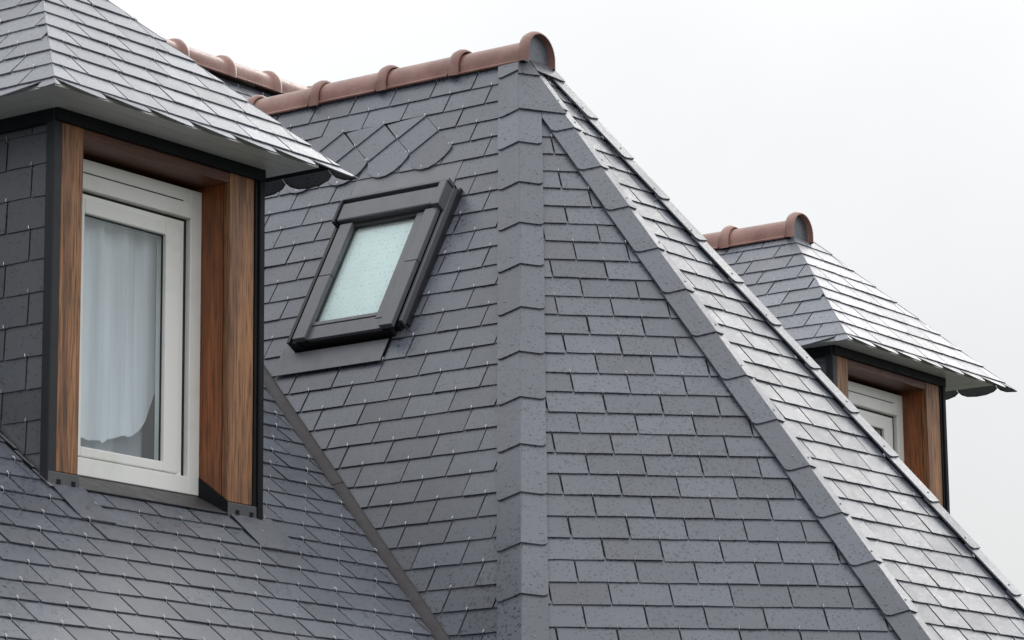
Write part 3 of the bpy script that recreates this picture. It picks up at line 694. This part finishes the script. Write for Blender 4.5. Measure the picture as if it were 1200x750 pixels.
    MB().box(wx0 + .06, wx1 - .11, wy - .009, wy - .0065, wz1 - .0535, wz1 - .050).build('vent_slot', 'gasket', fm)
    ring(MB(), wx0 + .066, wx1 - .078, wz0 + .0625, wz1 - .118, .03, .030, .004, .040, wy + .016, wy + .06).build('sash_edge', 'white_frame', fm, bevel=.004)
    sa = ring(MB(), wx0 + .092, wx1 - .105, wz0 + .0665, wz1 - .140, .075, .078, .034, .048, wy + .004, wy + .05).build('sash', 'white_frame', fm, bevel=.004)
    ring(MB(), wx0 + .165, wx1 - .181, wz0 + .0995, wz1 - .186, .004, .006, .004, .006, wy + .019, wy + .0245).build('pane_gasket', 'gasket', fm)
    MB().box(wx0 + .166, wx1 - .182, wy + .025, wy + .030, wz0 + .0995, wz1 - .187).build('pane', 'window_glass', fm)
    # ridge of terracotta tiles back to the main roof
    n_t = int((yp - py) / .385) + 1; ys = py - .06
    for i in range(n_t): ridge_tile(T, (xm - .078, ys + i * .385, pz - .008), (0, 1, 0), .385, r=.071, cap=(i == 0))
    return T, (pl1, pr0, wy)
T1, (a1, b1, wy1) = dormer(D1, 'near dormer at the left with wooden posts, white window and net curtain', 'white framed window with net curtain inside', True)
T2, (a2, b2, wy2) = dormer(D2, 'far dormer at the right, half hidden behind the tall roof, sky behind it', 'white framed window with pale panel inside', True)

# curtain in the near window (x, z outline measured on its own plane)
def curtain(name, mat, edge, xl, ztop, y, amp, wave, label, grp=None):
    """edge: list of (z, right x) from top to bottom; hem closes to the left"""
    nx = 46; rows = []
    for z, xr_ in edge: rows.append([(xl + (xr_ - xl) * i / nx, z) for i in range(nx + 1)])
    vs = []
    for r_ in rows:
        for (x, z) in r_: vs.append((x, y + amp * math.sin((x - xl) * wave) + amp * .4 * math.sin((x - xl) * wave * 2.3 + 1), z))
    fs = [(j * (nx + 1) + i, j * (nx + 1) + i + 1, (j + 1) * (nx + 1) + i + 1, (j + 1) * (nx + 1) + i) for j in range(len(rows) - 1) for i in range(nx)]
    o = MB().add(vs, fs, True).build(name, mat); props(o, label, 'curtain', grp); return o
xg = 7.60
# scalloped hem: bottom z for each x
def net():
    nx, nz = 60, 24; vs = []; x1_ = 8.225; yy = wy1 + .085
    def hem(x):
        t_ = (x - 7.82) / (x1_ - 7.82)
        z = 1.825 + max(0, t_) ** 1 * .06 + (.42 * max(0, (t_ - .62) / .38) ** 2.2)
        return z + .006 * abs(math.sin(x * 50)) - .02 * math.exp(-((t_ - .22) / .13) ** 2)
    for j in range(nz + 1):
        for i in range(nx + 1):
            x = xg + (x1_ - xg) * i / nx; z = 2.66 + (hem(x) - 2.66) * j / nz
            vs.append((x, yy + .013 * math.sin(x * 46 + .3 * math.sin(z * 3)) + .006 * math.sin(x * 105), z))
    fs = [(j * (nx + 1) + i, j * (nx + 1) + i + 1, (j + 1) * (nx + 1) + i + 1, (j + 1) * (nx + 1) + i) for j in range(nz) for i in range(nx)]
    o = MB().add(vs, fs, True).build('net_curtain', 'net_cloth'); props(o, 'sheer white net curtain with scalloped hem behind the near dormer window', 'curtain')
net()
curtain('lining_curtain', 'lining_cloth', [(2.68, 8.20), (2.2, 8.20), (1.66, 8.20)], 7.585, 2.68, wy1 + .16, .012, 40, 'plain grey curtain hanging behind the white net curtain')
curtain('panel_blind', 'panel_cloth', [(2.66, b2 - .06), (2.2, b2 - .06), (1.66, b2 - .06)], a2 + .02, 2.66, wy2 + .1, .001, 10, 'pale blind hanging inside the far dormer window at right')

# ------------------------------------------------------------------ place the slates: those seen largest as objects, the rest joined
bpy.context.view_layer.update()
dg = bpy.context.evaluated_depsgraph_get()
EYE = Vector((0, 0, ZO))
def seen_area(face, poly):
    c = (sum(p[0] for p in poly) / len(poly), sum(p[1] for p in poly) / len(poly))
    W3 = face.pt(c[0], c[1], .05); P2 = [proj(face.pt(*p)) for p in poly]
    a = area([(p.x, p.y) for p in P2]); q = proj(W3)
    if not (-12 < q.x < 1212 and -12 < q.y < 762): return 0
    if face.n.dot(W3) > 0: return 0
    hits_ = 0
    for t_ in (c, *[(c[0] * .4 + p[0] * .6, c[1] * .4 + p[1] * .6) for p in poly[::2]]):
        D_ = face.pt(t_[0], t_[1], .05); dist = D_.length
        h_ = S.ray_cast(dg, EYE, D_.normalized(), distance=dist)[0]
        if not h_: hits_ += 1
    return a if hits_ else 0
def finish():
    for pname, (parent, lst) in PENDING.items():
        for nm in sorted({l[5] for l in lst}):
            sub = [l for l in lst if l[5] == nm]
            sc_ = [(seen_area(l[0], l[1]), i) for i, l in enumerate(sub)]
            sc_.sort(reverse=True); keep = {i for a, i in sc_[:300] if a > 8}
            by = {}; 
            for i, (face, poly, hf, th, mat, name, al) in enumerate(sub):
                c = (sum(p[0] for p in poly) / len(poly), sum(p[1] for p in poly) / len(poly))
                if i in keep:
                    vs, fs = prism(poly, hf, th, c)
                    me = bpy.data.meshes.new(name); me.from_pydata(vs, [], fs); me.materials.append(MATS[mat])
                    mw = face.R.copy(); mw.translation = OFF(face.pt(*c)); link(name, me, parent, mw)
                else:
                    vs, fs = prism(poly, hf, th, (0, 0)); by.setdefault(mat, MB()).add([face.pt(*v) for v in vs], fs)
            for mat, mb in by.items(): mb.build(nm, mat, parent, kind='stuff')
finish()
for pname, (parent, mb) in HOOKS.items(): mb.build('slate_hook', 'steel', parent, kind='stuff')
mb = MB()
for face, u, v, h in NAILS:
    R_ = .0048; ring_ = [face.pt(u + R_ * math.cos(a * math.pi / 4), v + R_ * math.sin(a * math.pi / 4), h + .0005) for a in range(8)]
    top_ = [face.pt(u + R_ * .6 * math.cos(a * math.pi / 4), v + R_ * .6 * math.sin(a * math.pi / 4), h + .003) for a in range(8)]
    mb.add(ring_ + top_, [tuple(range(8, 16))] + [(i, (i + 1) % 8, 8 + (i + 1) % 8, 8 + i) for i in range(8)])
mb.build('nail_head', 'nail', wing, kind='stuff')
# tidy helper properties
for o in S.objects:
    for k_ in ('base', 'mw'):
        if k_ in o: del o[k_]
